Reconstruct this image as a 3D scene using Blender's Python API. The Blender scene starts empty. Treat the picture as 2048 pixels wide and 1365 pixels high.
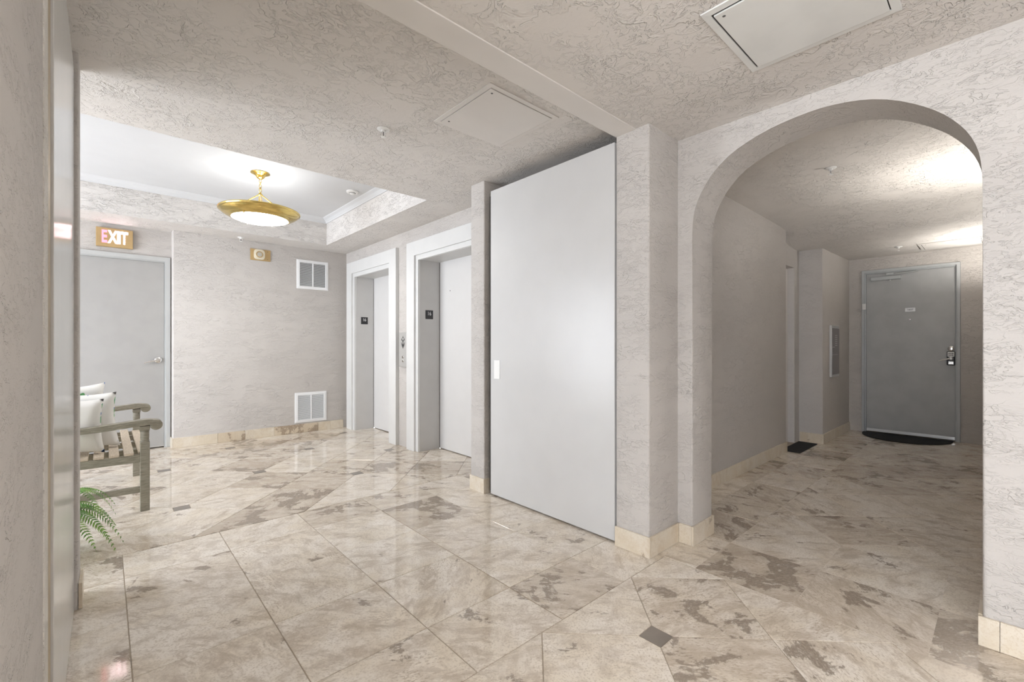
import bpy, bmesh, math, random
from mathutils import Vector, Matrix

random.seed(7)
scene = bpy.context.scene
COL = scene.collection

# ------------------------------------------------------------------ camera
# room axes: +Y runs away to the left of the picture, +X away to the right
CAM_H = 1.15
YAW = math.atan(814 / 896)
cam_d = bpy.data.cameras.new('camera')
cam = bpy.data.objects.new('camera', cam_d)
COL.objects.link(cam)
cam.location = (0, 0, CAM_H)
cam.rotation_euler = (math.pi / 2, 0, -YAW)
cam_d.sensor_width = 36.0
cam_d.lens = 36.0 * 896 / 2048
cam_d.shift_y = (690 - 682.5) / 2048
cam_d.clip_start = 0.02
scene.camera = cam

# ------------------------------------------------------------------ world, exposure
world = bpy.data.worlds.new('world')
scene.world = world
world.use_nodes = True
bgn = world.node_tree.nodes['Background']
bgn.inputs[0].default_value = (0.91, 0.96, 1.04, 1)
bgn.inputs[1].default_value = 11.0
scene.view_settings.view_transform = 'Standard'
scene.view_settings.look = 'None'
scene.view_settings.gamma = 1
scene.view_settings.use_curve_mapping = False
scene.view_settings.exposure = 0.32
scene.cycles.use_adaptive_sampling = True
scene.cycles.adaptive_threshold = .03
scene.cycles.max_bounces = 8
scene.cycles.diffuse_bounces = 6
scene.cycles.glossy_bounces = 3
scene.cycles.caustics_reflective = False
scene.cycles.caustics_refractive = False
scene.cycles.sample_clamp_indirect = 6


def portal(name, loc, sy, sz, rot=(0, -math.pi / 2, 0)):
    """light portal that guides world light through a real window opening (faces +X)"""
    l = bpy.data.lights.new(name, 'AREA')
    l.shape = 'RECTANGLE'
    l.size = sz
    l.size_y = sy
    l.cycles.is_portal = True
    o = bpy.data.objects.new(name, l)
    COL.objects.link(o)
    o.location = loc
    o.rotation_euler = rot
    return o


portal('window_portal_lobby', (-2.62, 4.65, 1.2), 3.0, 2.2)
portal('window_portal_hall', (-2.42, -0.95, 1.2), 2.7, 2.2)


# ------------------------------------------------------------------ materials
def new_mat(name):
    m = bpy.data.materials.new(name)
    m.use_nodes = True
    nt = m.node_tree
    b = nt.nodes['Principled BSDF']
    return m, nt, b


class NT:
    def __init__(s, nt):
        s.nt = nt

    def n(s, typ, **kw):
        nd = s.nt.nodes.new(typ)
        for k, v in kw.items():
            setattr(nd, k, v)
        return nd

    def l(s, a, b):
        s.nt.links.new(a, b)

    def noise(s, vec, scale, detail=3, rough=0.5, dist=0.0):
        nd = s.n('ShaderNodeTexNoise')
        nd.inputs['Scale'].default_value = scale
        nd.inputs['Detail'].default_value = detail
        nd.inputs['Roughness'].default_value = rough
        nd.inputs['Distortion'].default_value = dist
        if vec is not None:
            s.l(vec, nd.inputs['Vector'])
        return nd.outputs['Fac']

    def ramp(s, fac, lo, hi, a=0.0, b=1.0, smooth=True):
        nd = s.n('ShaderNodeMapRange')
        if smooth:
            nd.interpolation_type = 'SMOOTHSTEP'
        nd.clamp = True
        for i, v in zip((1, 2, 3, 4), (lo, hi, a, b)):
            nd.inputs[i].default_value = v
        s.l(fac, nd.inputs[0])
        return nd.outputs[0]

    def math(s, op, a, b=None, c=None, clamp=False):
        nd = s.n('ShaderNodeMath', operation=op)
        nd.use_clamp = clamp
        for i, v in enumerate((a, b, c)):
            if v is None:
                continue
            if isinstance(v, (int, float)):
                nd.inputs[i].default_value = v
            else:
                s.l(v, nd.inputs[i])
        return nd.outputs[0]

    def mix(s, fac, a, b):
        nd = s.n('ShaderNodeMix', data_type='RGBA')
        for sock, v in ((nd.inputs[0], fac), (nd.inputs[6], a), (nd.inputs[7], b)):
            if isinstance(v, (int, float)):
                sock.default_value = v
            elif isinstance(v, tuple):
                sock.default_value = v if len(v) == 4 else (*v, 1)
            else:
                s.l(v, sock)
        return nd.outputs[2]

    def bump(s, h, dist, strength=1.0):
        nd = s.n('ShaderNodeBump')
        nd.inputs['Distance'].default_value = dist
        nd.inputs['Strength'].default_value = strength
        s.l(h, nd.inputs['Height'])
        return nd.outputs[0]


def plain(name, col, rough=0.5, metal=0.0, spec=0.5, var=0.0, bump=0.0, bscale=200):
    """painted / metal surface with slight procedural variation"""
    m, nt, b = new_mat(name)
    g = NT(nt)
    tc = g.n('ShaderNodeTexCoord').outputs['Object']
    n = g.noise(tc, 6, 4)
    c2 = tuple(max(0, x * (1 - var)) for x in col)
    g.l(g.mix(g.ramp(n, .35, .7), col, c2), b.inputs['Base Color'])
    b.inputs['Roughness'].default_value = rough
    b.inputs['Metallic'].default_value = metal
    b.inputs['Specular IOR Level'].default_value = spec
    if bump:
        g.l(g.bump(g.noise(tc, bscale, 2), bump), b.inputs['Normal'])
    return m


def stucco(name, col, strength=1.0, scale=1.0):
    """skip-trowelled plaster: fine curled ridges and flat dragged patches"""
    m, nt, b = new_mat(name)
    g = NT(nt)
    tc = g.n('ShaderNodeTexCoord').outputs['Object']
    mp = g.n('ShaderNodeMapping')
    mp.inputs['Scale'].default_value = (scale, scale, scale * 2.3)
    g.l(tc, mp.inputs['Vector'])
    v = mp.outputs[0]
    n1 = g.noise(v, 11, 4, .6, .5)
    n2 = g.noise(v, 25, 3, .6, .8)
    mk = g.ramp(g.noise(v, 4.1, 1), .39, .62)
    mk2 = g.ramp(g.noise(v, 5.3, 1), .33, .56)
    s1 = g.math('MULTIPLY', g.ramp(n1, .50, .525), g.ramp(n1, .72, .53))
    s2 = g.math('MULTIPLY', g.ramp(n2, .51, .55), g.ramp(n2, .76, .55))
    h = g.math('MULTIPLY', s1, mk)
    h = g.math('ADD', h, g.math('MULTIPLY', g.math('MULTIPLY', s2, mk2), .6))
    h = g.math('ADD', h, g.math('MULTIPLY', n1, .35))
    h = g.math('ADD', h, g.math('MULTIPLY', g.noise(v, 110, 2), .13))
    g.l(g.bump(h, .0030 * strength), b.inputs['Normal'])
    n3 = g.noise(tc, 1.6, 3)
    g.l(g.mix(g.ramp(n3, .35, .7), col, tuple(c * .96 for c in col)), b.inputs['Base Color'])
    b.inputs['Roughness'].default_value = .72
    b.inputs['Specular IOR Level'].default_value = .3
    return m


def travertine(name, light, mid, dark, rough=.14, use_obj=True, bias=0.0):
    """filled, polished travertine: cloudy bands and pitted veins, different on every tile (object colour)"""
    m, nt, b = new_mat(name)
    g = NT(nt)
    tc = g.n('ShaderNodeTexCoord').outputs['Object']
    oi = g.n('ShaderNodeObjectInfo')
    sep = g.n('ShaderNodeSeparateColor')
    g.l(oi.outputs['Color'], sep.inputs[0])
    r, tone, ang = sep.outputs[0], sep.outputs[1], sep.outputs[2]
    rot = g.n('ShaderNodeVectorRotate', rotation_type='Z_AXIS')
    g.l(tc, rot.inputs['Vector'])
    g.l(g.math('MULTIPLY', ang, 6.2832), rot.inputs['Angle'])
    off = g.n('ShaderNodeCombineXYZ')
    g.l(g.math('MULTIPLY', r, 53.0), off.inputs[0])
    g.l(g.math('MULTIPLY', r, 31.0), off.inputs[1])
    g.l(g.math('MULTIPLY', r, 17.0), off.inputs[2])
    add = g.n('ShaderNodeVectorMath', operation='ADD')
    g.l(rot.outputs[0], add.inputs[0])
    g.l(off.outputs[0], add.inputs[1])
    st = g.n('ShaderNodeMapping')
    st.inputs['Scale'].default_value = (1.0, 2.3, 1.0)
    g.l(add.outputs[0], st.inputs['Vector'])
    v = st.outputs[0]
    v0 = add.outputs[0]
    tn = g.math('ADD', g.math('SUBTRACT', tone, .5), bias)
    soft = g.noise(v0, 4.0, 5, .6, .4)
    streak = g.noise(v, 6.5, 7, .72, .6)
    blob = g.math('ADD', g.noise(v0, 4.2, 7, .66, .45), g.math('MULTIPLY', g.math('SUBTRACT', streak, .5), .45))
    blob = g.math('ADD', blob, g.math('MULTIPLY', tn, .22))
    area_ = g.math('ADD', g.noise(v0, 3.0, 3, .5, .2), g.math('MULTIPLY', tn, .25))
    spk = g.noise(v, 62, 3, .6, .2)
    spk2 = g.noise(v0, 120, 3, .6, .2)
    f_streak = g.math('MULTIPLY', g.ramp(g.math('ADD', streak, g.math('MULTIPLY', tn, .15)), .44, .62), .72)
    f_blob = g.ramp(blob, .618, .645)
    f_line = g.math('MULTIPLY', g.ramp(blob, .585, .62), g.ramp(blob, .66, .625))
    f_spk = g.math('MULTIPLY', g.ramp(spk, .53, .60), g.ramp(area_, .42, .60))
    f_sp2 = g.math('MULTIPLY', g.ramp(spk2, .52, .60), g.ramp(area_, .62, .36, .25, 1))
    l2 = tuple(x * y for x, y in zip(light, (.93, .90, .84)))
    c = g.mix(g.ramp(soft, .38, .64), light, l2)
    c = g.mix(g.ramp(tone, .35, 1.0, 0, .55, False), c, mid)
    c = g.mix(g.ramp(g.noise(v0, 9, 5, .7, .6), .45, .68, 0, .5), c, mid)
    c = g.mix(f_streak, c, mid)
    c = g.mix(g.math('MULTIPLY', f_sp2, .5), c, mid)
    c = g.mix(g.math('MULTIPLY', f_spk, .8), c, mid)
    c = g.mix(g.math('MULTIPLY', f_line, .72), c, dark)
    c = g.mix(g.math('MULTIPLY', f_blob, g.ramp(spk, .66, .44, .3, .85)), c, dark)
    g.l(c, b.inputs['Base Color'])
    pits = g.math('MULTIPLY', f_spk, .6)
    g.l(g.math('ADD', g.math('MULTIPLY', pits, .15), rough), b.inputs['Roughness'])
    b.inputs['Specular IOR Level'].default_value = .5
    g.l(g.bump(g.noise(v0, 5, 1), .00015), b.inputs['Normal'])
    return m


def emit(name, col, strength):
    m, nt, b = new_mat(name)
    b.inputs['Base Color'].default_value = (*col, 1)
    b.inputs['Emission Color'].default_value = (*col, 1)
    b.inputs['Emission Strength'].default_value = strength
    return m


WALLC = (.55, .524, .50)
M = {}
M['stucco'] = stucco('stucco_wall', WALLC, .8)
M['stucco_ceil'] = stucco('stucco_ceiling', (.70, .673, .647), 1.5)
M['trav'] = travertine('travertine_floor', (.80, .745, .67), (.46, .385, .305), (.25, .205, .165), rough=.06)
M['base'] = travertine('travertine_base', (.72, .665, .575), (.58, .49, .37), (.28, .21, .15), rough=.3, bias=-.15)
M['inset'] = plain('taupe_stone', (.25, .22, .19), .25, var=.15)
M['grout'] = plain('grout', (.46, .39, .31), .8, var=.2, bump=.001)
M['smooth_beige'] = plain('beige_paint', (.70, .675, .65), .45, var=.03)
M['white_ceil'] = plain('white_ceiling_paint', (.62, .63, .645), .6, var=.02)
M['panel'] = plain('grey_enamel', (.58, .58, .577), .28, var=.02, spec=.5)
M['frame_w'] = plain('casing_paint', (.66, .665, .66), .4, var=.03)
M['jamb'] = plain('jamb_paint', (.55, .545, .535), .38, var=.04)
M['elev'] = plain('elevator_enamel', (.66, .655, .65), .3, var=.02)
M['door_grey'] = plain('door_grey_paint', (.37, .365, .355), .42, var=.05)
M['door_blue'] = plain('door_slate_paint', (.43, .44, .445), .4, var=.08)
M['frame_blue'] = plain('frame_slate_paint', (.46, .485, .495), .4, var=.06)
M['frame_grey'] = plain('frame_grey_paint', (.47, .48, .475), .4, var=.04)
M['steel'] = plain('brushed_steel', (.66, .66, .65), .35, .7)
M['chrome'] = plain('satin_chrome', (.70, .69, .67), .18, 1.0)
M['brass'] = plain('polished_brass', (.74, .56, .20), .16, 1.0, var=.1)
M['brass_dull'] = plain('dull_brass', (.56, .40, .20), .42, .6, var=.12)
M['white_plastic'] = plain('white_plastic', (.80, .80, .79), .35)
M['white_metal'] = plain('white_enamel', (.80, .81, .82), .35)
M['grille_dark'] = plain('vent_inside', (.12, .12, .12), .8)
M['black'] = plain('black_plastic', (.02, .02, .022), .4)
M['dark'] = plain('dark_gap', (.03, .028, .026), .8)
M['mat'] = plain('black_rubber_mat', (.012, .012, .013), .9, bump=.003, bscale=300)
M['clear_lens'] = plain('strobe_lens', (.72, .66, .52), .15)
M['text_white'] = plain('white_print', (.8, .8, .8), .4)
M['glass_hot'] = emit('lamp_glass', (1.0, .96, .90), 28)
M['exit_red'] = emit('exit_red', (1.0, .16, .22), 2.2)
M['exit_hot'] = emit('exit_hot', (1.0, .72, .76), 7)
M['bulb'] = emit('sconce_bulb', (1.0, .93, .82), 15)
M['cloth'] = plain('white_cotton', (.78, .78, .765), .9, var=.05, bump=.0012, bscale=420)
M['pot'] = plain('glazed_pot', (.45, .40, .34), .5)
M['soil'] = plain('soil', (.05, .035, .025), .9)


def wood_mat():
    m, nt, b = new_mat('weathered_teak')
    g = NT(nt)
    tc = g.n('ShaderNodeTexCoord').outputs['Object']
    mp = g.n('ShaderNodeMapping')
    mp.inputs['Scale'].default_value = (6, 6, 60)
    g.l(tc, mp.inputs['Vector'])
    n = g.noise(mp.outputs[0], 3, 5, .6, .4)
    g.l(g.mix(g.ramp(n, .3, .7), (.33, .31, .25), (.20, .185, .145)), b.inputs['Base Color'])
    b.inputs['Roughness'].default_value = .6
    g.l(g.bump(n, .001), b.inputs['Normal'])
    return m


def slat_mat():
    m, nt, b = new_mat('worn_teak_slat')
    g = NT(nt)
    tc = g.n('ShaderNodeTexCoord').outputs['Object']
    mp = g.n('ShaderNodeMapping')
    mp.inputs['Scale'].default_value = (60, 6, 60)
    g.l(tc, mp.inputs['Vector'])
    n = g.noise(mp.outputs[0], 3, 5, .6, .4)
    g.l(g.mix(g.ramp(n, .3, .7), (.62, .53, .42), (.45, .38, .30)), b.inputs['Base Color'])
    b.inputs['Roughness'].default_value = .6
    return m


def pillow_mat():
    """white cotton, blue and green leaf print on the front (local +Z side)"""
    m, nt, b = new_mat('printed_cotton')
    g = NT(nt)
    t = g.n('ShaderNodeTexCoord')
    tc = t.outputs['Object']
    sp = g.n('ShaderNodeSeparateXYZ')
    g.l(tc, sp.inputs[0])
    front = g.ramp(sp.outputs[2], -.012, -.002)
    n1 = g.noise(tc, 9, 2, .5, 1.2)
    n2 = g.noise(tc, 7, 2, .5, .8)
    c = g.mix(g.math('MULTIPLY', g.ramp(n1, .57, .60), front), (.78, .775, .75), (.03, .13, .38))
    c = g.mix(g.math('MULTIPLY', g.ramp(n2, .60, .63), front), c, (.12, .36, .13))
    g.l(c, b.inputs['Base Color'])
    b.inputs['Roughness'].default_value = .9
    g.l(g.bump(g.noise(tc, 420, 2), .0012), b.inputs['Normal'])
    return m


def leaf_mat():
    m, nt, b = new_mat('fern_leaf')
    g = NT(nt)
    tc = g.n('ShaderNodeTexCoord').outputs['Object']
    n = g.noise(tc, 14, 3)
    g.l(g.mix(g.ramp(n, .35, .65), (.07, .19, .02), (.18, .33, .05)), b.inputs['Base Color'])
    b.inputs['Roughness'].default_value = .5
    return m


M['wood'] = wood_mat()
M['slat'] = slat_mat()
M['print'] = pillow_mat()
M['leaf'] = leaf_mat()


# ------------------------------------------------------------------ mesh helpers
class MB:
    def __init__(s):
        s.bm = bmesh.new()

    def box(s, x0, x1, y0, y1, z0, z1, bevel=0.0, seg=2):
        bm = s.bm
        vs = [bm.verts.new(p) for p in ((x0, y0, z0), (x1, y0, z0), (x1, y1, z0), (x0, y1, z0),
                                        (x0, y0, z1), (x1, y0, z1), (x1, y1, z1), (x0, y1, z1))]
        fs = [bm.faces.new([vs[i] for i in f]) for f in
              ((3, 2, 1, 0), (4, 5, 6, 7), (0, 1, 5, 4), (1, 2, 6, 5), (2, 3, 7, 6), (3, 0, 4, 7))]
        if bevel:
            es = list({e for f in fs for e in f.edges})
            bmesh.ops.bevel(bm, geom=es, offset=bevel, segments=seg, affect='EDGES', profile=.5)
        return s

    def prism(s, pts, z0, z1, M4=None, bevel_v=0.0, bevel_all=0.0, seg=3):
        """polygon (counter-clockwise) extruded; M4 maps local (x, y, z) to the world"""
        bm = s.bm
        n = len(pts)
        f = (lambda p: M4 @ Vector(p)) if M4 else (lambda p: Vector(p))
        lo = [bm.verts.new(f((x, y, z0))) for x, y in pts]
        hi = [bm.verts.new(f((x, y, z1))) for x, y in pts]
        fb = bm.faces.new(lo[::-1])
        ft = bm.faces.new(hi)
        sides = [bm.faces.new((lo[i], lo[(i + 1) % n], hi[(i + 1) % n], hi[i])) for i in range(n)]
        if bevel_v:
            es = [e for e in {e for q in sides for e in q.edges} if
                  any(v in lo for v in e.verts) and any(v in hi for v in e.verts)]
            bmesh.ops.bevel(bm, geom=es, offset=bevel_v, segments=seg, affect='EDGES', profile=.5)
        elif bevel_all:
            es = list({e for q in [fb, ft] for e in q.edges})
            bmesh.ops.bevel(bm, geom=es, offset=bevel_all, segments=seg, affect='EDGES', profile=.5)
        return s

    def lathe(s, prof, seg=32, M4=None, closed=False):
        bm = s.bm
        f = (lambda p: M4 @ Vector(p)) if M4 else (lambda p: Vector(p))
        rings = []
        for r, z in prof:
            if r < 1e-6:
                rings.append([bm.verts.new(f((0, 0, z)))])
            else:
                rings.append([bm.verts.new(f((r * math.cos(2 * math.pi * k / seg), r * math.sin(2 * math.pi * k / seg), z)))
                              for k in range(seg)])
        pairs = list(zip(rings, rings[1:]))
        if closed:
            pairs.append((rings[-1], rings[0]))
        for a, b in pairs:
            for k in range(seg):
                j = (k + 1) % seg
                if len(a) == 1 and len(b) == 1:
                    continue
                if len(a) == 1:
                    bm.faces.new((a[0], b[j], b[k]))
                elif len(b) == 1:
                    bm.faces.new((a[k], a[j], b[0]))
                else:
                    bm.faces.new((a[k], a[j], b[j], b[k]))
        return s

    def tube(s, pts, r, seg=10, caps=True):
        """tube along a list of points; r a number or a list"""
        bm = s.bm
        pts = [Vector(p) for p in pts]
        rs = r if isinstance(r, (list, tuple)) else [r] * len(pts)
        rings = []
        up = Vector((0, 0, 1))
        for i, p in enumerate(pts):
            d = (pts[min(i + 1, len(pts) - 1)] - pts[max(i - 1, 0)]).normalized()
            a = up.cross(d)
            if a.length < 1e-3:
                a = Vector((1, 0, 0)).cross(d)
            a.normalize()
            b = d.cross(a)
            rings.append([bm.verts.new(p + rs[i] * (math.cos(2 * math.pi * k / seg) * a + math.sin(2 * math.pi * k / seg) * b))
                          for k in range(seg)])
        for A, B in zip(rings, rings[1:]):
            for k in range(seg):
                j = (k + 1) % seg
                bm.faces.new((A[k], A[j], B[j], B[k]))
        if caps:
            bm.faces.new(rings[0][::-1])
            bm.faces.new(rings[-1])
        return s

    def build(s, name, mat, parent=None, smooth=False, loc=None):
        bm = s.bm
        bmesh.ops.recalc_face_normals(bm, faces=bm.faces)
        if loc is not None:
            bmesh.ops.translate(bm, verts=bm.verts, vec=-Vector(loc))
        me = bpy.data.meshes.new(name)
        bm.to_mesh(me)
        bm.free()
        if smooth:
            for p in me.polygons:
                p.use_smooth = True
            if smooth != 'all':
                me.set_sharp_from_angle(angle=math.radians(smooth if smooth is not True else 35))
        me.materials.append(mat)
        o = bpy.data.objects.new(name, me)
        COL.objects.link(o)
        if loc is not None:
            o.location = loc
        if parent:
            o.parent = parent
        return o


def empty(name, loc=(0, 0, 0)):
    o = bpy.data.objects.new(name, None)
    o.empty_display_size = .1
    COL.objects.link(o)
    o.location = loc
    return o


def tag(o, label=None, cat=None, group=None, kind=None):
    if label:
        o['label'] = label
    if cat:
        o['category'] = cat
    if group:
        o['group'] = group
    if kind:
        o['kind'] = kind
    return o


def struct(o):
    o['kind'] = 'structure'
    return o


def child(o, p):
    """parent a mesh built in world coordinates to an Empty that is only moved"""
    o.parent = p
    o.location = o.location - p.location
    return o


# local-frame matrices: local x = right, local y = up, local z = towards the viewer
def face_mY(loc):      # on a wall whose face looks to -Y
    return Matrix.Translation(loc) @ Matrix(((1, 0, 0, 0), (0, 0, -1, 0), (0, 1, 0, 0), (0, 0, 0, 1)))


def face_mX(loc):      # on a wall whose face looks to -X
    return Matrix.Translation(loc) @ Matrix(((0, 0, -1, 0), (-1, 0, 0, 0), (0, 1, 0, 0), (0, 0, 0, 1)))


def text_obj(name, s, size, M4, mat, parent, depth=.0012, sx=1.0, bold=0.0):
    c = bpy.data.curves.new(name, 'FONT')
    c.body = s
    c.size = size
    c.extrude = depth / 2
    c.offset = bold
    c.align_x = 'CENTER'
    c.align_y = 'CENTER'
    t = bpy.data.objects.new(name + '_curve', c)
    COL.objects.link(t)
    dg = bpy.context.evaluated_depsgraph_get()
    me = bpy.data.meshes.new_from_object(t.evaluated_get(dg))
    bpy.data.objects.remove(t)
    bpy.data.curves.remove(c)
    me.transform(M4 @ Matrix.Diagonal((sx, 1, 1, 1)))
    me.materials.clear()
    me.materials.append(mat)
    me.name = name
    o = bpy.data.objects.new(name, me)
    COL.objects.link(o)
    return child(o, parent) if parent else o


# ------------------------------------------------------------------ floor: slab, tiles, insets
S = .449
D = S / math.sqrt(2)
floor = struct(MB().box(-3.25, 7.7, -2.6, 6.6, -.12, -.003).build('floor', M['grout']))


def clip(poly, nx, ny, c):
    """keep the part of the polygon with nx*x + ny*y >= c"""
    out = []
    for i, p in enumerate(poly):
        q = poly[(i + 1) % len(poly)]
        dp = nx * p[0] + ny * p[1] - c
        dq = nx * q[0] + ny * q[1] - c
        if dp >= 0:
            out.append(p)
        if (dp > 0 > dq) or (dp < 0 < dq):
            t = dp / (dp - dq)
            out.append((p[0] + t * (q[0] - p[0]), p[1] + t * (q[1] - p[1])))
    return out


def dedupe(poly):
    out = []
    for p in poly:
        if not out or math.dist(p, out[-1]) > .004:
            out.append(p)
    if len(out) > 1 and math.dist(out[0], out[-1]) < .004:
        out.pop()
    return out


def area(poly):
    return .5 * sum(p[0] * q[1] - q[0] * p[1] for p, q in zip(poly, poly[1:] + poly[:1]))


def inset(poly, d):
    n = len(poly)
    out = []
    for i in range(n):
        a, p, b = Vector(poly[i - 1]), Vector(poly[i]), Vector(poly[(i + 1) % n])
        u, w = (p - a).normalized(), (b - p).normalized()
        n1, n2 = Vector((-u.y, u.x)), Vector((-w.y, w.x))
        k = 1 + n1.dot(n2)
        out.append(tuple(p + (n1 + n2) * (d / max(k, .25))))
    return out


tile_cache = {}
TONES = {}     # hand-set tones for tiles that stand out; passage ones paler to stand in for light: (x, y) -> (tone, seed)


def tile(poly, name='tile', mat='trav', tone=None):
    poly = dedupe(poly)
    if len(poly) < 3:
        return None
    if area(poly) < 0:
        poly = poly[::-1]
    if area(poly) < .004 and name == 'tile':
        return None
    cx = sum(p[0] for p in poly) / len(poly)
    cy = sum(p[1] for p in poly) / len(poly)
    rel = [(p[0] - cx, p[1] - cy) for p in poly]
    key = (mat,) + tuple(sorted((round(a, 2), round(b, 2)) for a, b in rel))
    if key not in tile_cache:
        o = inset(rel, .0016)
        i = inset(rel, .0030)
        n = len(o)
        bm = bmesh.new()
        top = [bm.verts.new((x, y, 0)) for x, y in i]
        mid = [bm.verts.new((x, y, -.0012)) for x, y in o]
        bot = [bm.verts.new((x, y, -.010)) for x, y in o]
        bm.faces.new(top)
        for A, B in ((mid, top), (bot, mid)):
            for k in range(n):
                j = (k + 1) % n
                bm.faces.new((A[k], A[j], B[j], B[k]))
        bmesh.ops.recalc_face_normals(bm, faces=bm.faces)
        me = bpy.data.meshes.new(name)
        bm.to_mesh(me)
        bm.free()
        me.materials.append(M[mat])
        tile_cache[key] = me
    ob = bpy.data.objects.new(name, tile_cache[key])
    COL.objects.link(ob)
    ob.location = (cx, cy, random.uniform(-.0003, .0003))
    ob.parent = floor
    t = random.uniform(.1, .9) if tone is None else tone
    seed = random.random()
    for (tx, ty), (tt, ss) in TONES.items():
        if abs(tx - cx) < .12 and abs(ty - cy) < .12:
            t, seed = tt, ss
    ob.color = (seed, t, random.choice((.125, .125, .375, .06, .2)), 1)
    return ob


def rect(x0, x1, y0, y1):
    return [(x0, y0), (x1, y0), (x1, y1), (x0, y1)]


def diag(x0, x1, y0, y1, base, insets=True, rng=14):
    bx, by = base
    V = lambda a, b: (bx + (a + b) * D, by + (a - b) * D)
    hs = .0475
    for a in range(-rng, rng):
        for b in range(-rng, rng):
            p = [V(a, b), V(a + 1, b), V(a + 1, b + 1), V(a, b + 1)]
            if max(q[0] for q in p) < x0 or min(q[0] for q in p) > x1 or max(q[1] for q in p) < y0 or min(q[1] for q in p) > y1:
                continue
            c = (sum(q[0] for q in p) / 4, sum(q[1] for q in p) / 4)
            if insets:
                for (aa, bb) in ((a, b), (a + 1, b), (a + 1, b + 1), (a, b + 1)):
                    if aa % 2 == 0 and bb % 2 == 0:
                        v = V(aa, bb)
                        if not (x0 < v[0] - hs and v[0] + hs < x1 and y0 < v[1] - hs and v[1] + hs < y1):
                            continue
                        dx, dy = c[0] - v[0], c[1] - v[1]
                        L = math.hypot(dx, dy)
                        p = clip(p, dx / L, dy / L, (dx * v[0] + dy * v[1]) / L + hs)
            for nx, ny, k in ((1, 0, x0), (-1, 0, -x1), (0, 1, y0), (0, -1, -y1)):
                if p:
                    p = clip(p, nx, ny, k)
            if p:
                tile(p)
            if insets and a % 2 == 0 and b % 2 == 0:
                v = V(a, b)
                if x0 < v[0] - hs and v[0] + hs < x1 and y0 < v[1] - hs and v[1] + hs < y1:
                    tile(rect(v[0] - hs, v[0] + hs, v[1] - hs, v[1] + hs), 'inset_tile', 'inset')


TONES.update({(1.63, 1.42): (.74, .31), (1.19, 1.80): (.36, .52), (1.19, 1.42): (.40, .77), (1.64, 1.80): (.32, .14),
              (.75, 1.80): (.33, .44), (.30, 2.20): (.30, .61), (2.47, .85): (.80, .23), (2.91, .85): (.30, .9),
              (2.47, .41): (.62, .37), (1.19, 2.25): (.3, .05), (.74, 2.25): (.3, .83), (.30, 1.8): (.34, .27),
              (.74, 1.42): (.35, .66), (1.64, 2.25): (.4, .19), (.30, 1.42): (.3, .48), (.74, 2.69): (.28, .71)})
# passage between the fire doors: straight grid
xs = [-.38, .070, .519, .968, 1.417, 1.872, 2.31]
ys = [1.245, 1.578, 2.025, 2.470, 2.908, 3.245]
for i in range(len(xs) - 1):
    for j in range(len(ys) - 1):
        tile(rect(xs[i], xs[i + 1], ys[j], ys[j + 1]))
for j in range(3, 5):
    tile(rect(2.31, 2.76, ys[j], ys[j + 1]))
diag(-2.58, 2.78, 3.245, 6.36, (1.035, 4.535))                      # lift lobby
diag(-1.4, 2.25, -1.2, 1.245, (1.610, .927))                        # hall in front of the arch
for x0, x1 in ((2.25, 2.688), (2.688, 3.128)):                      # under the arch
    for y0, y1 in ((-.25, .19), (.19, .633), (.633, 1.07)):
        tile(rect(x0, x1, y0, y1))
    tile(rect(x0, x1, 1.07, 1.42))
tile(rect(2.688, 3.128, 1.42, 1.62))
diag(3.128, 7.5, -.08, 1.07, (3.131, .634), insets=False, rng=20)   # corridor field
x = 3.128
while x < 7.4:
    tile(rect(x, min(x + .449, 7.5), 1.07, 1.42))
    tile(rect(x, min(x + .449, 7.5), 1.42, 1.66))
    x += .449

# ------------------------------------------------------------------ walls
H1, H2 = 2.42, 2.345       # lobby and hall ceilings


def wall_plan(name, pts, z1=2.55, bevel=.010, mat='stucco'):
    if area(pts) < 0:
        pts = pts[::-1]
    return struct(MB().prism(pts, 0, z1, bevel_v=bevel).build(name, M[mat], smooth=40))


wall_plan('wall_right', [(2.17, 1.29), (2.17, 1.502), (2.44, 1.502), (2.44, 2.71), (2.17, 2.71), (2.17, 2.88),
                         (2.50, 2.88), (2.50, 1.29)])
wall_plan('wall_left', [(-3.3, .45), (-.10, .45), (-.10, 1.485), (-.16, 1.485), (-.16, 2.705), (-.085, 2.705),
                        (-.085, 2.88), (-3.3, 2.88)])
wall_plan('wall_back', [(.556, 6.2), (2.80, 6.2), (2.80, 6.55), (.556, 6.55)])
wall_plan('wall_corridor_left', [(2.70, 1.58), (5.41, 1.58), (5.41, 1.66), (5.45, 1.66), (5.45, 1.95), (2.70, 1.95)])
wall_plan('wall_corridor_stub', [(6.15, 1.42), (7.55, 1.42), (7.55, 1.95), (6.15, 1.95)])
wall_plan('wall_corridor_right', [(2.70, -.30), (7.6, -.30), (7.6, -.05), (2.70, -.05)])


def wall_X(name, x0, x1, pts, bevel=0.0, mat='stucco'):
    """outline in (Y, Z) extruded along X"""
    Mx = Matrix(((0, 0, 1, 0), (1, 0, 0, 0), (0, 1, 0, 0), (0, 0, 0, 1)))
    if area(pts) < 0:
        pts = pts[::-1]
    return struct(MB().prism(pts, x0, x1, Mx, bevel_all=bevel).build(name, M[mat], smooth=40))


def wall_Y(name, y0, y1, pts, mat='stucco'):
    My = Matrix(((1, 0, 0, 0), (0, 0, 1, 0), (0, 1, 0, 0), (0, 0, 0, 1)))
    return struct(MB().prism(pts, y0, y1, My).build(name, M[mat], smooth=40))


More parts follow.
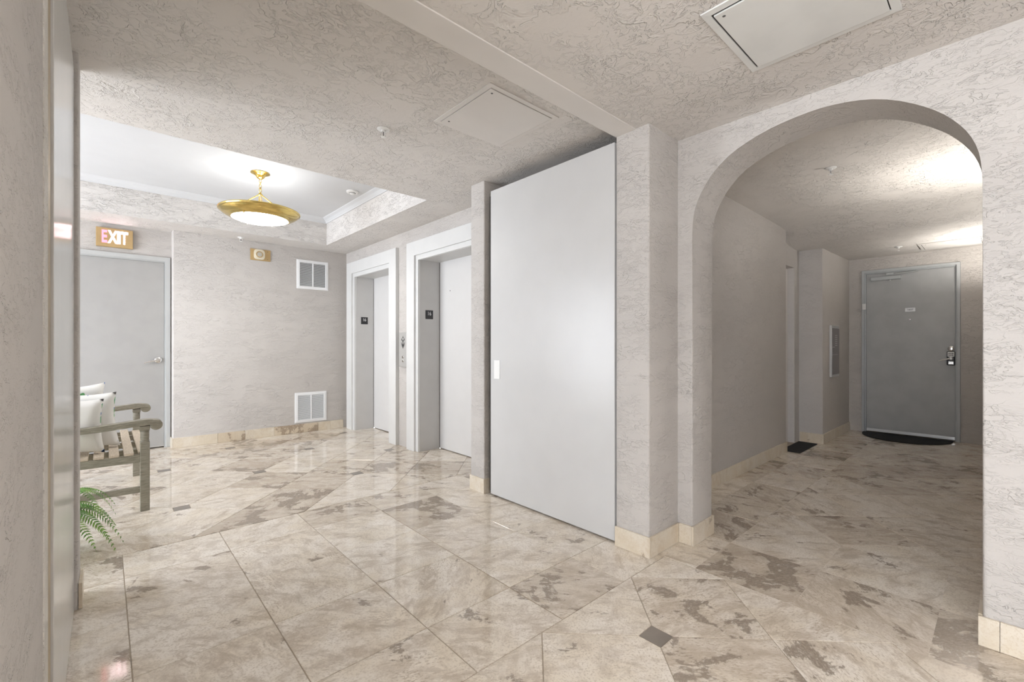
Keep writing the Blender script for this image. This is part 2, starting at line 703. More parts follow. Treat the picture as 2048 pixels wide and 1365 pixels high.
# arch wall: outline of the opening traced on the wall plane (Y, Z)
AR = [(1.203, 0), (1.203, 1.74), (1.200, 1.84), (1.188, 1.92), (1.150, 2.008), (1.090, 2.093), (1.004, 2.166),
      (.90, 2.213), (.80, 2.241), (.69, 2.257), (.585, 2.261), (.485, 2.250), (.39, 2.225), (.303, 2.183),
      (.222, 2.126), (.165, 2.073), (.119, 2.013), (.088, 1.955), (.068, 1.89), (.060, 1.82), (.058, 1.74), (.058, 0)]


def smooth_arch(pts, n=2):
    body = pts[1:-1]
    out = [body[0]]
    for i in range(len(body) - 1):
        p0, p1, p2, p3 = body[max(i - 1, 0)], body[i], body[i + 1], body[min(i + 2, len(body) - 1)]
        for k in range(1, n + 1):
            t = k / n
            q = []
            for c in (0, 1):
                q.append(.5 * (2 * p1[c] + (p2[c] - p0[c]) * t + (2 * p0[c] - 5 * p1[c] + 4 * p2[c] - p3[c]) * t * t
                               + (3 * p1[c] - p0[c] - 3 * p2[c] + p3[c]) * t ** 3))
            out.append(tuple(q))
    return [pts[0]] + out + [pts[-1]]


arch = smooth_arch(AR, 2)
wall_X('wall_arch', 2.485, 2.745, [(-2.6, 0), (-2.6, 2.55), (1.64, 2.55), (1.64, 0)] + arch, bevel=.014)

# lift wall with two openings, exit wall, corridor end, window walls
wall_X('wall_elevator', 2.50, 2.76, [(2.88, 0), (2.88, 2.55), (6.3, 2.55), (6.3, 0), (5.90, 0), (5.90, 2.085),
                                     (4.87, 2.085), (4.87, 0), (4.25, 0), (4.25, 2.085), (3.22, 2.085), (3.22, 0)])
wall_Y('wall_exit', 6.34, 6.55, [(-2.7, 0), (-2.7, 2.55), (.556, 2.55), (.556, 0), (.546, 0), (.546, 2.128), (-.448, 2.128), (-.448, 0)])
wall_X('wall_corridor_end', 7.45, 7.6, [(-.2, 0), (-.2, 2.55), (1.5, 2.55), (1.5, 0), (1.281, 0), (1.281, 2.128), (.353, 2.128), (.353, 0)])
wall_Y('wall_recess', 1.66, 1.95, [(5.44, 0), (5.44, 2.55), (6.3, 2.55), (6.3, 0), (5.98, 0), (5.98, 2.05), (5.50, 2.05), (5.50, 0)])


def window_wall(name, x0, x1, ya, yb, wy0, wy1, wz0, wz1):
    # outline with a slit under the sill so that the opening needs no hole in the polygon
    m = (wy0 + wy1) / 2
    e = .0005
    return wall_X(name, x0, x1, [(ya, 0), (ya, 2.55), (yb, 2.55), (yb, 0), (m + e, 0), (m + e, wz0), (wy1, wz0),
                                 (wy1, wz1), (wy0, wz1), (wy0, wz0), (m - e, wz0), (m - e, 0)])


window_wall('wall_window_lobby', -2.72, -2.58, 2.88, 6.5, 3.15, 6.15, .12, 2.30)
window_wall('wall_window_hall', -2.54, -2.4, -2.7, .47, -2.3, .40, .12, 2.25)
wall_plan('wall_hall_back', [(-2.6, -2.7), (2.8, -2.7), (2.8, -2.5), (-2.6, -2.5)])


def window(name, x, y0, y1, z0, z1, n):
    root = struct(empty(name, (x, (y0 + y1) / 2, z0)))
    t = .05
    b = MB()
    out = [(y0, z0), (y1, z0), (y1, z1), (y0, z1)]
    for a, c, d, e in ((y0, y1, z0, z0 + t), (y0, y1, z1 - t, z1), (y0, y0 + t, z0 + t, z1 - t), (y1 - t, y1, z0 + t, z1 - t)):
        child(MB().box(x - .03, x + .03, a, c, d, e).build('window_frame', M['white_metal']), root)
    w = (y1 - y0) / n
    for k in range(1, n):
        yy = y0 + k * w
        child(MB().box(x - .025, x + .025, yy - .025, yy + .025, z0 + t, z1 - t).build('mullion', M['white_metal']), root)
    for k in range(n):
        gm = MB().box(x - .003, x + .003, y0 + k * w + .03, y0 + (k + 1) * w - .03, z0 + t, z1 - t)
        child(gm.build('window_pane', M['pane']), root)
    return root


def pane_mat():
    m = bpy.data.materials.new('window_glass')
    m.use_nodes = True
    nt = m.node_tree
    nt.nodes.remove(nt.nodes['Principled BSDF'])
    tr = nt.nodes.new('ShaderNodeBsdfTransparent')
    gl = nt.nodes.new('ShaderNodeBsdfGlossy')
    gl.inputs['Roughness'].default_value = .02
    mx = nt.nodes.new('ShaderNodeMixShader')
    mx.inputs[0].default_value = .06
    nt.links.new(tr.outputs[0], mx.inputs[1])
    nt.links.new(gl.outputs[0], mx.inputs[2])
    nt.links.new(mx.outputs[0], nt.nodes['Material Output'].inputs[0])
    return m


M['pane'] = pane_mat()
window('window_1', -2.64, 3.15, 6.15, .12, 2.30, 3)
window('window_2', -2.46, -2.3, .40, .12, 2.25, 3)

# ------------------------------------------------------------------ ceilings
TX0, TX1, TY0, TY1, TZ = -1.45, 2.09, 3.41, 5.815, 2.745
bm = bmesh.new()
ox0, ox1, oy0, oy1 = -2.75, 2.80, 1.44, 6.56
gx, gy = [ox0, TX0, TX1, ox1], [oy0, TY0, TY1, oy1]
g4 = [[bm.verts.new((a, b_, H1)) for a in gx] for b_ in gy]
for j in range(3):
    for i in range(3):
        if i == 1 and j == 1:
            continue
        bm.faces.new((g4[j][i], g4[j][i + 1], g4[j + 1][i + 1], g4[j + 1][i]))
inn = [g4[1][1], g4[1][2], g4[2][2], g4[2][1]]
upp = [bm.verts.new((v.co.x, v.co.y, TZ + .03)) for v in inn]
for k in range(4):
    bm.faces.new((inn[k], inn[(k + 1) % 4], upp[(k + 1) % 4], upp[k]))
mb = MB()
mb.bm.free()
mb.bm = bm
struct(mb.build('ceiling_lobby', M['stucco_ceil']))
struct(MB().box(TX0 - .05, TX1 + .05, TY0 - .05, TY1 + .05, TZ, TZ + .05).build('ceiling_tray', M['white_ceil']))
struct(MB().box(-3.35, 2.70, -2.7, 1.40, H2, H2 + .15).build('ceiling_hall', M['stucco_ceil']))
struct(MB().box(-.12, 2.20, 1.372, 1.503, 2.340, 2.56, bevel=.002).build('trim_1', M['smooth_beige']))
# crown moulding of the tray, one mitred ring
bm = bmesh.new()
prof = [(.0, 2.690), (.010, 2.690), (.016, 2.702), (.035, 2.722), (.062, 2.738), (.070, TZ + .001), (.0, TZ + .001)]
rings = [[bm.verts.new(p) for p in ((TX0 + d, TY0 + d, z), (TX1 - d, TY0 + d, z), (TX1 - d, TY1 - d, z), (TX0 + d, TY1 - d, z))] for d, z in prof]
for i in range(len(rings)):
    A, B = rings[i], rings[(i + 1) % len(rings)]
    for k in range(4):
        bm.faces.new((A[k], A[(k + 1) % 4], B[(k + 1) % 4], B[k]))
mb = MB()
mb.bm.free()
mb.bm = bm
struct(mb.build('trim_2', M['white_ceil']))
# corridor ceiling: hand-finished, dropping towards the end door
Mx = Matrix(((1, 0, 0, 0), (0, 0, 1, 0), (0, 1, 0, 0), (0, 0, 0, 1)))
prf = [(2.70, 2.408), (4.4, 2.398), (5.2, 2.388), (5.45, 2.370), (5.75, 2.285), (6.0, 2.268), (6.6, 2.272), (7.6, 2.295), (7.6, 2.58), (2.70, 2.58)]
struct(MB().prism(prf, -.30, 1.95, Mx).build('ceiling_corridor', M['stucco_ceil'], smooth=60))

# ------------------------------------------------------------------ baseboards of stone pieces
BH, BT = .112, .012


def baseboard(name, p0, p1, n, cuts=None, e0=0, e1=0):
    """from p0 to p1, n = outward normal; e0/e1 lengthen the ends round outer corners"""
    p0, p1, n = Vector(p0), Vector(p1), Vector(n)
    d = (p1 - p0)
    L = d.length
    d.normalize()
    root = struct(empty(name, (p0.x, p0.y, 0)))
    if cuts is None:
        cuts, x = [], random.uniform(.25, .42)
        while x < L - .06:
            cuts.append(x)
            x += random.uniform(.30, .45)
    edges = [-e0] + cuts + [L + e1]
    for a, b in zip(edges, edges[1:]):
        c = p0 + d * ((a + b) / 2)
        w = (b - a) / 2 - .0008
        pts = [c - d * w, c + d * w, c + d * w + n * BT, c - d * w + n * BT]
        loc = (c.x, c.y, 0)
        pp = [(q.x, q.y) for q in pts]
        if area(pp) < 0:
            pp = pp[::-1]
        o = MB().prism(pp, .0005, BH, bevel_all=.0015, seg=1).build('baseboard_tile', M['base'], loc=loc)
        child(o, root)
        o.color = (random.random(), random.uniform(.0, .55), random.random(), 1)
    return root


bb = baseboard('baseboard_back', (.556, 6.2), (2.452, 6.2), (0, -1), [.42, .70, 1.02, 1.20, 1.56, 1.72])
for o, (s, t) in zip(bb.children, ((.11, .05), (.47, .95), (.63, .35), (.83, .9), (.21, 1.0), (.37, .5), (.5, .05))):
    o.color = (s, t, .1, 1)
baseboard('baseboard_back_return', (.556, 6.338), (.556, 6.2), (-1, 0), [], 0, BT)
baseboard('baseboard_pillar', (2.17, 2.88), (2.17, 2.71), (-1, 0), [], 0, BT)
baseboard('baseboard_pillar_side', (2.17, 2.71), (2.22, 2.71), (0, -1), [.018])
baseboard('baseboard_column', (2.17, 1.502), (2.17, 1.29), (-1, 0), [], 0, BT)
baseboard('baseboard_column_side', (2.17, 1.29), (2.473, 1.29), (0, -1), [.075])
baseboard('baseboard_arch_left', (2.485, 1.278), (2.485, 1.203), (-1, 0), [], 0, 0)
baseboard('baseboard_arch_jamb', (2.485, 1.203), (2.745, 1.203), (0, -1), [.10 + .03], BT)
baseboard('baseboard_arch_right', (2.485, .058), (2.485, -1.6), (-1, 0), [.045, .47, .92, 1.37], BT)
baseboard('baseboard_arch_inner', (2.497, .058), (2.745, .058), (0, 1), [])
baseboard('baseboard_corridor', (2.745, 1.58), (5.41, 1.58), (0, -1), [.30, .64, .98, 1.10, 1.42, 1.75, 2.05, 2.30])
baseboard('baseboard_stub', (6.15, 1.65), (6.15, 1.42), (-1, 0), [.08], 0, BT)
baseboard('baseboard_stub_side', (6.15, 1.42), (7.45, 1.42), (0, -1), [.15, .55, .95])
bl = baseboard('baseboard_left_pillar', (-.085, 2.705), (-.085, 2.88), (1, 0), [])
for o in bl.children:
    o.color = (.2, .8, .1, 1)

# ------------------------------------------------------------------ fire doors standing open in the wall pockets
d1 = struct(empty('door_1', (2.185, 1.52, 0)))
tag(d1, 'tall light grey fire door held open flat against the right wall pocket', 'door')
child(MB().box(2.185, 2.232, 1.521, 2.648, .012, 2.325, bevel=.002).build('door_leaf', M['panel']), d1)
child(MB().box(2.1815, 2.1848, 2.539, 2.605, .893, 1.033, bevel=.001).build('cover_plate', M['white_plastic']), d1)
child(MB().box(2.19, 2.226, 2.650, 2.664, .03, 2.29).build('door_seal', M['dark']), d1)
child(MB().box(2.236, 2.262, 1.506, 1.519, .02, 2.31).build('hinge', M['steel']), d1)
M['tan'] = plain('tan_edge_paint', (.42, .34, .22), .5, var=.2)
d2 = struct(empty('door_2', (-.10, 1.58, 0)))
tag(d2, 'glossy pale grey fire door seen edge-on at the left of the picture', 'door')
M['panel2'] = plain('grey_gloss_enamel', (.60, .60, .595), .17, var=.02)
child(MB().box(-.147, -.098, 1.66, 2.664, .012, 2.335, bevel=.002).build('door_leaf', M['panel2']), d2)
child(MB().box(-.135, -.104, 1.490, 1.657, .012, 2.33, bevel=.004).build('door_edge', M['tan']), d2)
M['bead'] = stucco('plaster_bead', (.70, .68, .64), .9, 2.2)
struct(MB().box(-.104, -.0975, 1.405, 1.489, .002, 2.33, bevel=.003).build('trim_3', M['bead']))

# ------------------------------------------------------------------ lift doors with stepped casings


def casing(name, x0, x1, ya, yb, za, oy0, oy1, oz, mat, root):
    """portal-shaped frame: inner opening ya..yb up to za, outer oy0..oy1 up to oz"""
    Mx_ = Matrix(((0, 0, 1, 0), (1, 0, 0, 0), (0, 1, 0, 0), (0, 0, 0, 1)))
    pts = [(oy0, 0), (ya, 0), (ya, za), (yb, za), (yb, 0), (oy1, 0), (oy1, oz), (oy0, oz)]
    o = MB().prism(pts, x0, x1, Mx_, bevel_all=.0025, seg=2).build(name, mat)
    return child(o, root)


def elevator(name, y0, y1, label, left_extra=0.0):
    r = struct(empty(name, (2.60, (y0 + y1) / 2, 0)))
    tag(r, label, 'elevator door')
    casing('casing', 2.458, 2.50, y0 - .05, y1 + .05, 2.112, y0 - .212, y1 + .212 + left_extra, 2.262, M['frame_w'], r)
    casing('inner_casing', 2.479, 2.503, y0, y1, 2.062, y0 - .052, y1 + .052, 2.114, M['frame_w'], r)
    casing('jamb', 2.503, 2.755, y0, y1, 2.062, y0 - .019, y1 + .019, 2.082, M['jamb'], r)
    child(MB().box(2.752, 2.775, y0 - .02, y1 + .02, .008, 2.09, bevel=.001).build('door_leaf', M['elev']), r)
    child(MB().box(2.7495, 2.7516, y1 - .006, y1 - .0005, .008, 2.06).build('door_gap', M['dark']), r)
    child(MB().box(2.778, 2.80, y0 - .03, y1 + .03, -.002, 2.12).build('shaft_light_block', M['dark']), r)  # unseen dark board, added to stop sky light leaking past the lift door
    return r


e1 = elevator('door_3', 4.895, 5.875, 'far elevator door in a stepped white casing beside the back wall')
e2 = elevator('door_4', 3.245, 4.225, 'near elevator door in a stepped white casing, half hidden by the pillar')
Mh = Matrix.Translation((2.7515, 4.02, 1.732)) @ Matrix.Rotation(-math.pi / 2, 4, 'Y')
child(MB().lathe([(0, .002), (.005, .002), (.006, 0)], 12, Mh).build('key_hole', M['black']), e2)


def number_plate(yface, label):
    t = tag(empty('floor_number_sign', (2.6175, yface, 1.478)), label, 'sign', 'floor number signs in the elevator jambs')
    child(MB().box(2.570, 2.665, yface - .004, yface - .0004, 1.430, 1.526, bevel=.001).build('plate', M['black']), t)
    text_obj('digits', '16', .058, face_mY((2.617, yface - .0045, 1.488)), M['text_white'], t, sx=.85)
    for k, (bx, bz) in enumerate(((0, 0), (.008, 0), (.008, -.008), (0, -.008), (.022, 0), (.030, -.008), (.022, -.016))):
        Mb = face_mY((2.590 + bx, yface - .004, 1.452 + bz))
        child(MB().lathe([(.0016, 0), (.0013, .0008), (0, .0011)], 8, Mb).build('braille_dot', M['black']), t)
    return t


number_plate(5.875, 'small black sign reading 16 in the far elevator jamb')
number_plate(4.225, 'small black sign reading 16 in the near elevator jamb')

# call panel between the lifts
cp = tag(empty('elevator_call_panel', (2.5, 4.545, 1.096)), 'steel elevator call panel with emblem and two round buttons', 'call panel')
child(MB().box(2.476, 2.4995, 4.452, 4.638, .903, 1.290, bevel=.003).build('face_plate', M['steel']), cp)
Mp = face_mX((2.4758, 4.545, 0))
parts = [[(0, 1.250), (-.013, 1.222), (0, 1.228), (.013, 1.222)],
         [(-.028, 1.228), (-.040, 1.196), (-.026, 1.204), (-.016, 1.196)],
         [(.028, 1.228), (.016, 1.196), (.026, 1.204), (.040, 1.196)],
         [(-.044, 1.180), (-.030, 1.168), (-.010, 1.118), (-.030, 1.146)],
         [(.044, 1.180), (.030, 1.146), (.010, 1.118), (.030, 1.168)],
         [(-.006, 1.205), (-.006, 1.108), (.006, 1.108), (.006, 1.205)],
         [(-.022, 1.196), (-.022, 1.190), (.022, 1.190), (.022, 1.196)],
         [(-.018, 1.160), (-.012, 1.128), (-.008, 1.150)],
         [(.018, 1.160), (.008, 1.150), (.012, 1.128)]]
for p in parts:
    pp = p if area(p) > 0 else p[::-1]
    child(MB().prism(pp, 0, .0012, Mp).build('emblem', M['dark']), cp)
for z in (1.010, .968):
    Mb = face_mX((2.476, 4.545, z))
    bt = child(MB().lathe([(.017, 0), (.017, .004), (.015, .006), (.0, .006)], 24, Mb).build('button', M['chrome'], smooth=40), cp)
    Mb2 = face_mX((2.4698, 4.545, z))
    o = MB().lathe([(.007, 0), (.006, .0012), (0, .0012)], 16, Mb2).build('button_arrow', M['dark'])
    o.parent = bt

# ------------------------------------------------------------------ hinged doors


def prism_Y(pts, y0, y1, **kw):
    My = Matrix(((1, 0, 0, 0), (0, 0, 1, 0), (0, 1, 0, 0), (0, 0, 0, 1)))
    return MB().prism(pts, y0, y1, My, **kw)


def lever(root, M4, direction, length, mat, rose=.028):
    """round rose, neck and curved lever; direction +1 or -1 along local x"""
    h = MB()
    h.lathe([(rose, 0), (rose, .006), (rose * .86, .010), (.012, .012), (.010, .045), (0, .045)], 28, M4)
    r = child(h.build('rose', mat, smooth=40), root)
    pts = []
    for k in range(9):
        t = k / 8
        pts.append(M4 @ Vector((direction * length * t, -.028 * t * t - .004 * math.sin(t * math.pi), .045 - .004 * t)))
    child(MB().tube(pts, [.0105 - .004 * (k / 8) for k in range(9)], 10).build('lever', mat, smooth=50), root)


d5 = struct(empty('door_5', (.05, 6.34, 0)))
tag(d5, 'plain grey stairwell door with lever handle below the exit sign', 'door')
fr = [(-.446, 0), (-.405, 0), (-.405, 2.083), (.505, 2.083), (.505, 0), (.545, 0), (.545, 2.127), (-.446, 2.127)]
child(prism_Y(fr, 6.318, 6.44, bevel_all=.003, seg=2).build('door_frame', M['frame_grey']), d5)
fr = [(-.407, 0), (-.393, 0), (-.393, 2.070), (.493, 2.070), (.493, 0), (.507, 0), (.507, 2.085), (-.407, 2.085)]
child(prism_Y(fr, 6.342, 6.44, bevel_all=.001, seg=1).build('door_stop', M['frame_grey']), d5)
child(MB().box(-.392, .4915, 6.356, 6.40, .012, 2.069, bevel=.0015).build('door_leaf', M['door_grey']), d5)
child(MB().box(-.39, .49, 6.352, 6.3555, .012, .022).build('door_sweep', M['steel']), d5)
child(MB().box(-.44, .54, 6.445, 6.46, -.002, 2.12).build('door_light_block', M['dark']), d5)  # added behind the leaf to keep outside light from leaking in
lever(d5, face_mY((.440, 6.356, .980)), -1, .125, M['chrome'], .033)

d6 = struct(empty('door_6', (7.45, .81, 0)))
tag(d6, 'slate grey apartment door with closer and keypad lock at the corridor end', 'door')


def prism_X(pts, x0, x1, **kw):
    Mx_ = Matrix(((0, 0, 1, 0), (1, 0, 0, 0), (0, 1, 0, 0), (0, 0, 0, 1)))
    return MB().prism(pts, x0, x1, Mx_, **kw)


fr = [(.354, 0), (.381, 0), (.381, 2.098), (1.253, 2.098), (1.253, 0), (1.280, 0), (1.280, 2.127), (.354, 2.127)]
child(prism_X(fr, 7.425, 7.56, bevel_all=.003, seg=2).build('door_frame', M['frame_blue']), d6)
fr = [(.379, 0), (.396, 0), (.396, 2.080), (1.238, 2.080), (1.238, 0), (1.255, 0), (1.255, 2.100), (.379, 2.100)]
child(prism_X(fr, 7.455, 7.56, bevel_all=.001, seg=1).build('door_stop', M['frame_blue']), d6)
child(MB().box(7.468, 7.51, .3975, 1.2365, .014, 2.079, bevel=.0015).build('door_leaf', M['door_blue']), d6)
child(MB().box(7.462, 7.4675, .40, 1.234, .016, .052, bevel=.001).build('door_sweep', M['steel']), d6)
child(MB().box(7.565, 7.58, .36, 1.275, -.002, 2.12).build('door_light_block', M['dark']), d6)  # unseen sheet, added to stop the light leak under the end door
cl = child(MB().box(7.425, 7.4675, .885, 1.185, 1.985, 2.032, bevel=.006).build('door_closer', M['frame_blue']), d6)
child(MB().tube([(7.445, 1.02, 2.034), (7.438, 1.00, 2.046), (7.43, .86, 2.056), (7.43, .72, 2.064)], .008, 8).build('closer_arm', M['frame_blue']), d6)
child(MB().box(7.410, 7.4245, .955, 1.025, 2.046, 2.072, bevel=.004).build('closer_bracket', M['frame_blue']), d6)
Mk = Matrix.Translation((7.446, .99, 1.972))
child(MB().lathe([(0, 0), (.009, 0), (.010, .012)], 14, Mk).build('closer_screw', M['steel']), d6)
child(MB().box(7.412, 7.4247, 1.232, 1.272, 1.612, 1.690, bevel=.003).build('sensor_box', M['white_plastic']), d6)
text_obj('digits', '1607', .030, face_mX((7.4640, .8005, 1.589)), M['dark'], d6)
np_ = child(MB().box(7.4645, 7.4677, .753, .848, 1.566, 1.612, bevel=.001).build('number_plate', M['steel']), d6)
Mp = face_mX((7.468, .806, 1.467))
child(MB().lathe([(.011, 0), (.010, .004), (.005, .005), (0, .003)], 18, Mp).build('peephole', M['chrome'], smooth=40), d6)
Mp = face_mX((7.468, .434, 1.102))
child(MB().lathe([(.031, 0), (.030, .010), (.020, .014), (.012, .015), (0, .015)], 28, Mp).build('deadbolt', M['chrome'], smooth=40), d6)
child(MB().box(7.452, 7.4677, .397, .470, .905, 1.072, bevel=.008).build('lock_body', M['black']), d6)
kp = child(MB().box(7.4485, 7.4518, .404, .463, 1.008, 1.064, bevel=.001).build('keypad', M['white_plastic']), d6)
for i in range(3):
    for j in range(2):
        y, z = .418 + i * .0155, 1.046 - j * .020
        MB().box(7.4472, 7.4484, y - .005, y + .005, z - .006, z + .006).build('key', M['dark'], kp)
child(MB().box(7.4485, 7.4518, .410, .457, .915, .952, bevel=.003).build('lock_badge', M['chrome']), d6)
lever(d6, face_mX((7.452, .434, .985)), -1, .105, M['steel'], .022)

d7 = struct(empty('door_7', (5.74, 1.68, 0)))
tag(d7, 'beige door in the recess of the corridor left wall', 'door')
child(MB().box(5.505, 5.975, 1.73, 1.77, .001, 2.045, bevel=.002).build('door_leaf', M['smooth_beige']), d7)

# ------------------------------------------------------------------ exit sign
ex = tag(empty('exit_sign', (.075, 6.34, 2.272)), 'lit brass exit sign above the grey stairwell door', 'exit sign')
child(MB().box(-.070, .222, 6.296, 6.339, 2.176, 2.372, bevel=.003).build('housing', M['brass_dull']), ex)
for ch, cx_, mt in (('E', -.006, 'exit_red'), ('X', .060, 'exit_hot'), ('I', .108, 'exit_hot'), ('T', .152, 'exit_hot')):
    text_obj('letter', ch, .178, face_mY((cx_, 6.2955, 2.274)), M[mt], ex, depth=.003, sx=.52 if ch != 'I' else .9, bold=.006)

# fire alarm strobe
st = tag(empty('fire_alarm_strobe', (1.424, 6.2, 2.26)), 'brass plated fire alarm horn strobe on the back wall', 'fire alarm')
child(MB().box(1.312, 1.536, 6.190, 6.1995, 2.190, 2.330, bevel=.002).build('back_plate', M['brass_dull']), st)
rr = []
for k in range(32):
    a = 2 * math.pi * k / 32
    e = 4
    rr.append((1.408 + .060 * math.copysign(abs(math.cos(a)) ** (2 / e), math.cos(a)),
               2.262 + .062 * math.copysign(abs(math.sin(a)) ** (2 / e), math.sin(a))))
My = Matrix(((1, 0, 0, 0), (0, 0, 1, 0), (0, 1, 0, 0), (0, 0, 0, 1)))
child(MB().prism(rr, 6.168, 6.1895, My, bevel_all=.006, seg=3).build('horn', M['clear_lens'], smooth=40), st)
Ms = face_mY((1.408, 6.168, 2.262))
child(MB().lathe([(.040, 0), (.038, .004), (.030, .004), (.029, .001)], 32, Ms).build('ring', M['brass_dull'], smooth=40), st)
for k in range(5):
    z = 2.244 + k * .009
    w = .024 * math.sqrt(max(.1, 1 - ((k - 2) / 3.0) ** 2))
    child(MB().box(1.408 - w, 1.408 + w, 6.163, 6.1678, z - .002, z + .002).build('louver', M['steel']), st)
for z in (2.212, 2.308):
    Ms = face_mY((1.502, 6.190, z))
    child(MB().lathe([(.004, 0), (.003, .0015), (0, .002)], 10, Ms).build('screw', M['dark']), st)


# ------------------------------------------------------------------ return air grilles
def vent(x0, x1, z0, z1, label):
    t = tag(empty('air_vent', ((x0 + x1) / 2, 6.2, z0)), label, 'air vent', 'return air grilles on the back wall')
    b = .038
    fp = [(x0, z0), (x1, z0), (x1, z1), (x0, z1)]
    # mitred frame ring
    bm = bmesh.new()
    R = []
    for d, y in ((0, 6.1995), (0, 6.193), (.004, 6.190), (b - .004, 6.186), (b, 6.190), (b, 6.1995)):
        R.append([bm.verts.new(p) for p in ((x0 + d, y, z0 + d), (x1 - d, y, z0 + d), (x1 - d, y, z1 - d), (x0 + d, y, z1 - d))])
    for i in range(len(R) - 1):
        for k in range(4):
            bm.faces.new((R[i][k], R[i][(k + 1) % 4], R[i + 1][(k + 1) % 4], R[i + 1][k]))
    mb_ = MB()
    mb_.bm.free()
    mb_.bm = bm
    child(mb_.build('frame', M['white_metal']), t)
    xm = (x0 + x1) / 2
    child(MB().box(x0 + .03, x1 - .03, 6.1980, 6.1995, z0 + .03, z1 - .03).build('backing', M['grille_dark']), t)
    child(MB().box(xm - .008, xm + .008, 6.1862, 6.1978, z0 + b, z1 - b).build('mullion', M['white_metal']), t)
    n = 26
    pitch = (z1 - z0 - 2 * b) / n
    for xa, xb in ((x0 + b, xm - .008), (xm + .008, x1 - b)):
        bm = bmesh.new()
        w = (xb - xa) / 2
        v = [bm.verts.new(p) for p in ((-w, -.0105, 0), (w, -.0105, 0), (w, 0, pitch * .62), (-w, 0, pitch * .62),
                                       (-w, -.0105, .0012), (w, -.0105, .0012), (w, 0, pitch * .62 + .0012), (-w, 0, pitch * .62 + .0012))]
        for f in ((3, 2, 1, 0), (4, 5, 6, 7), (0, 1, 5, 4), (1, 2, 6, 5), (2, 3, 7, 6), (3, 0, 4, 7)):
            bm.faces.new([v[i] for i in f])
        bmesh.ops.recalc_face_normals(bm, faces=bm.faces)
        me = bpy.data.meshes.new('slat')
        bm.to_mesh(me)
        bm.free()
        me.materials.append(M['white_metal'])
        for k in range(n):
            o = bpy.data.objects.new('slat', me)
            COL.objects.link(o)
            o.location = ((xa + xb) / 2, 6.1975, z0 + b + k * pitch + .001)
            child(o, t)
    return t


vent(1.845, 2.248, 1.885, 2.268, 'white slatted air vent high on the back wall near the ceiling')
vent(1.823, 2.226, .128, .523, 'white slatted air vent low on the back wall above the baseboard')


# ------------------------------------------------------------------ ceiling hatches
def hatch(x0, x1, y0, y1, z, mat, label, gap=(.004, .004, .004, .004)):
    t = tag(empty('ceiling_access_panel', ((x0 + x1) / 2, (y0 + y1) / 2, z)), label, 'access panel', 'ceiling access panels')
    b = .026
    bm = bmesh.new()
    R = []
    for d, zz in ((0, z - .0002), (.0005, z - .005), (b, z - .006), (b, z - .0002)):
        R.append([bm.verts.new(p) for p in ((x0 + d, y0 + d, zz), (x1 - d, y0 + d, zz), (x1 - d, y1 - d, zz), (x0 + d, y1 - d, zz))])
    for i in range(len(R) - 1):
        for k in range(4):
            bm.faces.new((R[i][k], R[i][(k + 1) % 4], R[i + 1][(k + 1) % 4], R[i + 1][k]))
    mb_ = MB()
    mb_.bm.free()
    mb_.bm = bm
    child(mb_.build('frame', mat), t)
    child(MB().box(x0 + b, x1 - b, y0 + b, y1 - b, z - .0012, z - .0004).build('gap', M['dark']), t)
    g0, g1, g2, g3 = gap
    child(MB().box(x0 + b + g0, x1 - b - g1, y0 + b + g2, y1 - b - g3, z - .008, z - .0014, bevel=.0008, seg=1).build('panel', mat), t)
    for fx, fy in ((.12, .12), (.12, .88)):
        Mq = Matrix.Translation((x0 + (x1 - x0) * fx, y0 + (y1 - y0) * fy, z - .008)) @ Matrix.Rotation(math.pi, 4, 'X')
        child(MB().lathe([(.006, 0), (.005, .0008), (0, .0008)], 12, Mq).build('latch', M['grille_dark']), t)
    return t


M['hatch_w'] = plain('hatch_white', (.76, .77, .76), .35, var=.06)
hatch(1.378, 1.874, 1.672, 2.172, H1, M['smooth_beige'], 'beige square access panel in the textured ceiling beside the beam', (.004, .003, .005, .002))
hatch(1.594, 2.094, .245, .742, H2, M['hatch_w'], 'pale grey square access panel in the ceiling before the arch', (.010, .003, .004, .007))
hatch(6.72, 7.16, .14, .66, 2.272, M['smooth_beige'], 'access panel in the dark corridor ceiling by the end door', (.004, .004, .004, .006))


# ------------------------------------------------------------------ sprinklers and smoke detector
def sprinkler(x, y, z, label):
    t = tag(empty('sprinkler', (x, y, z)), label, 'sprinkler', 'ceiling sprinkler heads')
    flip = Matrix.Translation((x, y, z - .0003)) @ Matrix.Rotation(math.pi, 4, 'X')
    child(MB().lathe([(.036, 0), (.036, .003), (.030, .007), (.014, .009), (.013, .018), (0, .018)], 28, flip).build('escutcheon', M['white_plastic'], smooth=40), t)
    for s in (-1, 1):
        pts = [flip @ Vector((s * .006, 0, .016)), flip @ Vector((s * .013, 0, .028)), flip @ Vector((s * .011, 0, .040)), flip @ Vector((s * .002, 0, .047))]
        child(MB().tube(pts, .0025, 8).build('frame_arm', M['white_plastic']), t)
    child(MB().tube([flip @ Vector((0, 0, .018)), flip @ Vector((0, 0, .044))], .0022, 8).build('glass_bulb', M['dark']), t)
    child(MB().lathe([(0, .046), (.015, .047), (.015, .0485), (.004, .051), (0, .051)], 20, flip).build('deflector', M['white_plastic']), t)
    return t


